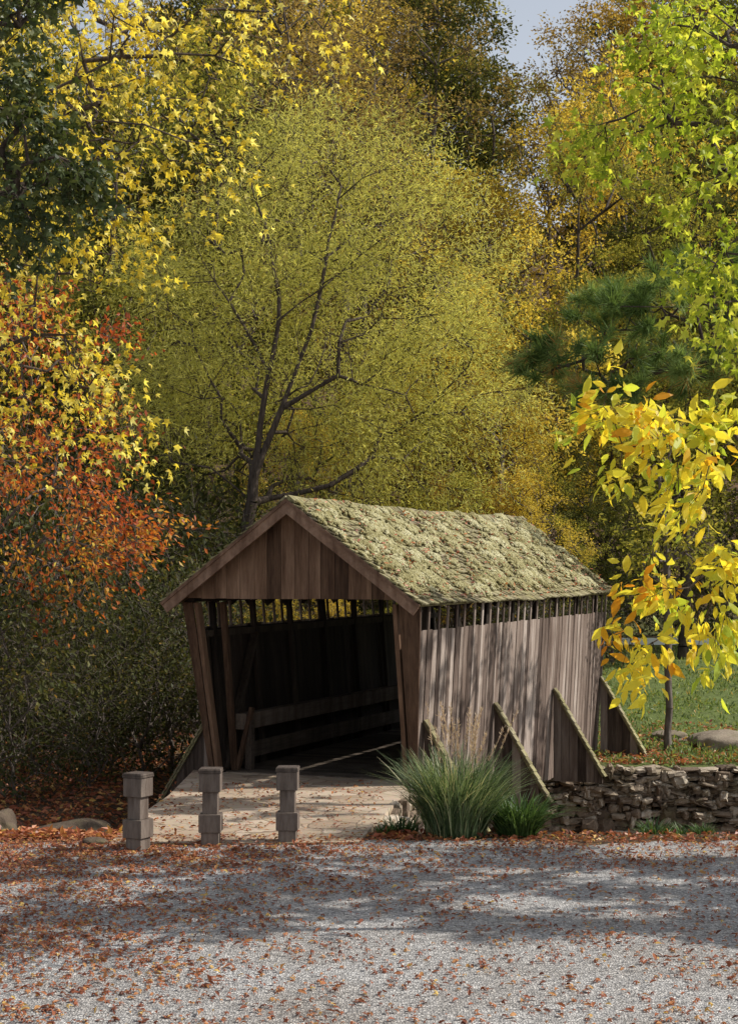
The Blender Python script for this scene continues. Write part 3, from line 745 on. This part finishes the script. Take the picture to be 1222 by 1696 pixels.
# thicket shrubs
pts=np.concatenate([ell((0,0,1.6),(1.4,1.2,1.5),90,2)])
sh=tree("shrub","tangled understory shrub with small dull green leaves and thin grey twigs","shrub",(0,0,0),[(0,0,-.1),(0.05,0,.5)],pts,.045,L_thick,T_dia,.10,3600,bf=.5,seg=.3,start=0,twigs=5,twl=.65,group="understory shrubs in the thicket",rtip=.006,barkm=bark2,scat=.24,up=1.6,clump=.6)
first=True
for (px,Y,sc) in [(20,27,.75),(150,28.5,.7),(240,30,.9),(60,30,1.1),(170,31,1.1),(-60,27,1.2),(290,32,1.1),(0,34,1.6),(110,35,1.6),(220,37,1.6),(320,38,1.4),(-100,33,1.6),(60,39,1.9),(180,41,1.9),(290,42,1.8),(380,44,1.5),(960,42,.9),(880,40,.9),(1180,54,1.3),(1010,52,1.2),(1100,55,1.3),(1250,52,1.3),(780,44,1.4),(560,44,1.4),(680,45,1.5),(250,34,1.3)]:
    x=(px-611)/F*Y; z=float(Hgt(x,Y))-.1; rot=R.random()*6
    if first: sh.location=(x,Y,z); sh.scale=(sc,sc,sc); first=False
    else: dup(sh,(x,Y,z),rot,(sc,sc,sc*(.9+.25*R.random())))

# ------------------------------------------------------------ grasses
def blades(n,rb,L0,L1,bend,w,wid_tilt=.5,seg=7,ths=.3):
    az=R.random(n)*6.283; rr=rb*np.sqrt(R.random(n)); ba=R.random(n)*6.283
    base=np.stack([rr*np.cos(ba),rr*np.sin(ba),np.zeros(n)],1); az=np.where(R.random(n)<.7,ba+R.normal(size=n)*.5,az)
    L=L0+(L1-L0)*R.random(n); th=np.minimum(np.abs(R.normal(size=n)),2)*ths; bd=bend*(.4+R.random(n))
    t=np.linspace(0,1,seg)[None]
    hx=L[:,None]*(np.sin(th)[:,None]*t+.55*bd[:,None]*t**2); hz=L[:,None]*(np.cos(th)[:,None]*t-.45*bd[:,None]*t**2.4)
    dx=np.cos(az)[:,None]; dy=np.sin(az)[:,None]
    C=np.stack([base[:,0:1]+dx*hx,base[:,1:2]+dy*hx,hz],-1)
    wv=w*(1-t**2)*(.6+.4*np.minimum(t*6,1))+.0008; tw=R.normal(size=n)*wid_tilt
    S=np.stack([-np.sin(az+tw),np.cos(az+tw),np.zeros(n)],1)[:,None]*wv[...,None]
    V=np.stack([C-S,C+S],2).reshape(n,-1,3); i=np.arange(seg-1)
    q=np.stack([2*i,2*i+1,2*i+3,2*i+2],-1); Fq=(q[None]+(np.arange(n)*seg*2)[:,None,None]).reshape(-1,4)
    return V.reshape(-1,3),Fq,np.repeat(R.random(n),seg*2),C
t=thing("ornamental_grass",(1.03,20.25,-.02),"arching clump of ornamental silver grass with pinkish plumes","grass clump")
V,Fq,rv,_=blades(1800,.34,.75,1.32,.62,.007,ths=.22); obj("blades",mesh_np("blades",V,[Fq],L_grass,rv),t)
NP=18
V,Fq,rv,C=blades(NP,.26,1.3,1.66,.15,.003,ths=.12)
nn=len(V); tip=C[:,-3:,:]
n=NP*60; i=R.integers(0,NP,n); tt=R.random(n)[:,None]; pos=tip[i,0]*(1-tt)+tip[i,2]*tt
V2,F2=leaves_np(pos,R.normal(size=(n,3))*.3+[0,0,.9],R.normal(size=(n,3)),.035+.04*R.random(n),T_will)
obj("plumes",mesh_np("plumes",np.concatenate([V,V2]),[np.concatenate([Fq,F2+nn])],L_plume,np.concatenate([rv,np.repeat(R.random(n),4)])),t)
t=thing("daylily_clump",(1.75,20.25,-.02),"low clump of dark strap-like leaves beside the tall grass","plant")
V,Fq,rv,_=blades(650,.22,.4,.75,.8,.010); obj("blades",mesh_np("blades",V,[Fq],L_lily,rv),t)
g=thing("weed_clump",(3.4,20.5,-.08),"small green weed tuft at the gravel edge","plant",group="weed tufts along the gravel edge")
V,Fq,rv,_=blades(120,.16,.12,.34,.7,.009); obj("blades",mesh_np("blades",V,[Fq],L_lily,rv),g)
for (x,y,s) in [(3.75,20.6,.8),(4.2,20.9,1.0),(.2,20.3,.6),(.4,20.5,1.1),(.5,21.2,1.6),(3.05,21,1.0),(4.0,20.5,.7)]:
    dup(g,(x,y,float(Hgt(x,y))),R.random()*6,s)

# ground cover on the far bank
n=42000; x=3.6+R.random(n)*14; y=32.8+22*R.random(n)**1.3; keep=(wob(x*1.5,y*1.2)+R.normal(size=n)*.3>-.05); x=x[keep];y=y[keep]; n=len(x)
pos=np.stack([x,y,Hgt(x,y)+.02+.12*R.random(n)*(.3+.7*(wob(x*2,y*2)>0))],1)
V,Fq=leaves_np(pos,R.normal(size=(n,3))+[0,0,1.2],R.normal(size=(n,3))+[0,0,.5],.07+.08*R.random(n),T_dia*np.array([1,.6,1]))
obj("ground_cover",mesh_np("ground_cover",V,[Fq],leafmat("bank_cover",[(0,(.06,.10,.03)),(.6,(.20,.28,.08)),(.9,(.36,.40,.13)),(1,(.6,.36,.1))],.35),np.repeat(R.random(n),4)),kind="stuff")

# fallen leaves
def litter(name,x,y,z,size,T,mat=L_fall,tilt=.35):
    n=len(x); pos=np.stack([x,y,z],1)
    ax=R.normal(size=(n,3))*[1,1,tilt*.7]; nm=np.array([0,0,1.])+R.normal(size=(n,3))*tilt
    V,Fq=leaves_np(pos,ax,nm,size*(.55+.8*R.random(n)),T*np.array([1,1,2.2]))
    obj(name,mesh_np(name,V,[Fq],mat,np.repeat(R.random(n),T.shape[0])),kind="stuff",label="dry red-brown fallen leaves scattered on the ground")
n=130000; y=10.5+9.6*R.random(n); x=(R.random(n)*2-1)*(y*.24+1.2)
den=.09+(.24+.42*sst((.8-x)/2))*sst((y-16.6)/3.1)+.42*sst((-x-.1)/3.5)*(.55+.45*sst((y-12.0)/4))+.10*(wob(x*1.3,y*1.6)>.25)
clus=.45+.85*(wob(x*3.1+2,y*3.7)+.5*wob(x*9,y*8)+.5*R.normal(size=n)>.05); kp=R.random(n)<den*clus*.62; x=x[kp];y=y[kp]
litter("fallen_leaves",x[::2],y[::2],.018+.012*R.random(len(x[::2])),.062,T_star); litter("fallen_leaves",x[1::2],y[1::2],.018+.012*R.random(len(x[1::2])),.062,T_oval)
n=900; x=-2.9+3.1*R.random(n); y=19.5+5.5*R.random(n); litter("path_leaves",x,y,np.full(n,.045),.06,T_oval)
n=26000; y=19.9+17*R.random(n)**1.4; x=-12+12.5*R.random(n); kp=(x<-2.9)|((y<21.5)&(x>0)); x=x[kp];y=y[kp]; litter("forest_litter",x,y,Hgt(x,y)+.02,.11,T_dia,L_fall,.5)
n=2000; y=19.7+1.8*R.random(n); x=.2+8*R.random(n); litter("bank_litter",x,y,Hgt(x,y)+.02,.08,T_dia,L_fall,.5)
n=3500; y=33+5*R.random(n)**2; x=4+9*R.random(n); litter("bank_litter",x,y,Hgt(x,y)+.05,.1,T_dia,L_fall,.5)

# ------------------------------------------------------------ light, world, camera
w=bpy.data.worlds.new("World"); scene.world=w; w.use_nodes=True; nt=w.node_tree
sky=nt.nodes.new('ShaderNodeTexSky'); sky.sky_type='NISHITA'; sky.sun_disc=False
el=math.radians(42); dirv=Vector((.985,.05,0)).normalized()
sky.sun_elevation=el; sky.sun_rotation=math.atan2(dirv.x,dirv.y)
hs=nt.nodes.new('ShaderNodeHueSaturation'); hs.inputs['Saturation'].default_value=.4
bg=nt.nodes['Background']; nt.links.new(sky.outputs[0],hs.inputs['Color']); nt.links.new(hs.outputs[0],bg.inputs[0]); bg.inputs[1].default_value=.15
sd=bpy.data.lights.new("sun",'SUN'); sd.energy=5; sd.angle=math.radians(.5); sd.color=(1,.95,.86)
so=link(bpy.data.objects.new("sun",sd))
to=Vector((dirv.x*math.cos(el),dirv.y*math.cos(el),math.sin(el)))
so.rotation_euler=to.to_track_quat('Z','Y').to_euler(); so.location=(20,10,30)
cd=bpy.data.cameras.new("camera"); cam=link(bpy.data.objects.new("camera",cd)); cam.location=(0,0,CH); cam.rotation_euler=(math.pi/2,0,0)
cd.sensor_fit='VERTICAL'; cd.sensor_height=36; cd.lens=36*F/1696; cd.shift_y=87/1696; cd.clip_end=2000; cd.clip_start=.1
scene.camera=cam
scene.view_settings.view_transform='Standard'; scene.view_settings.look='None'; scene.view_settings.exposure=0
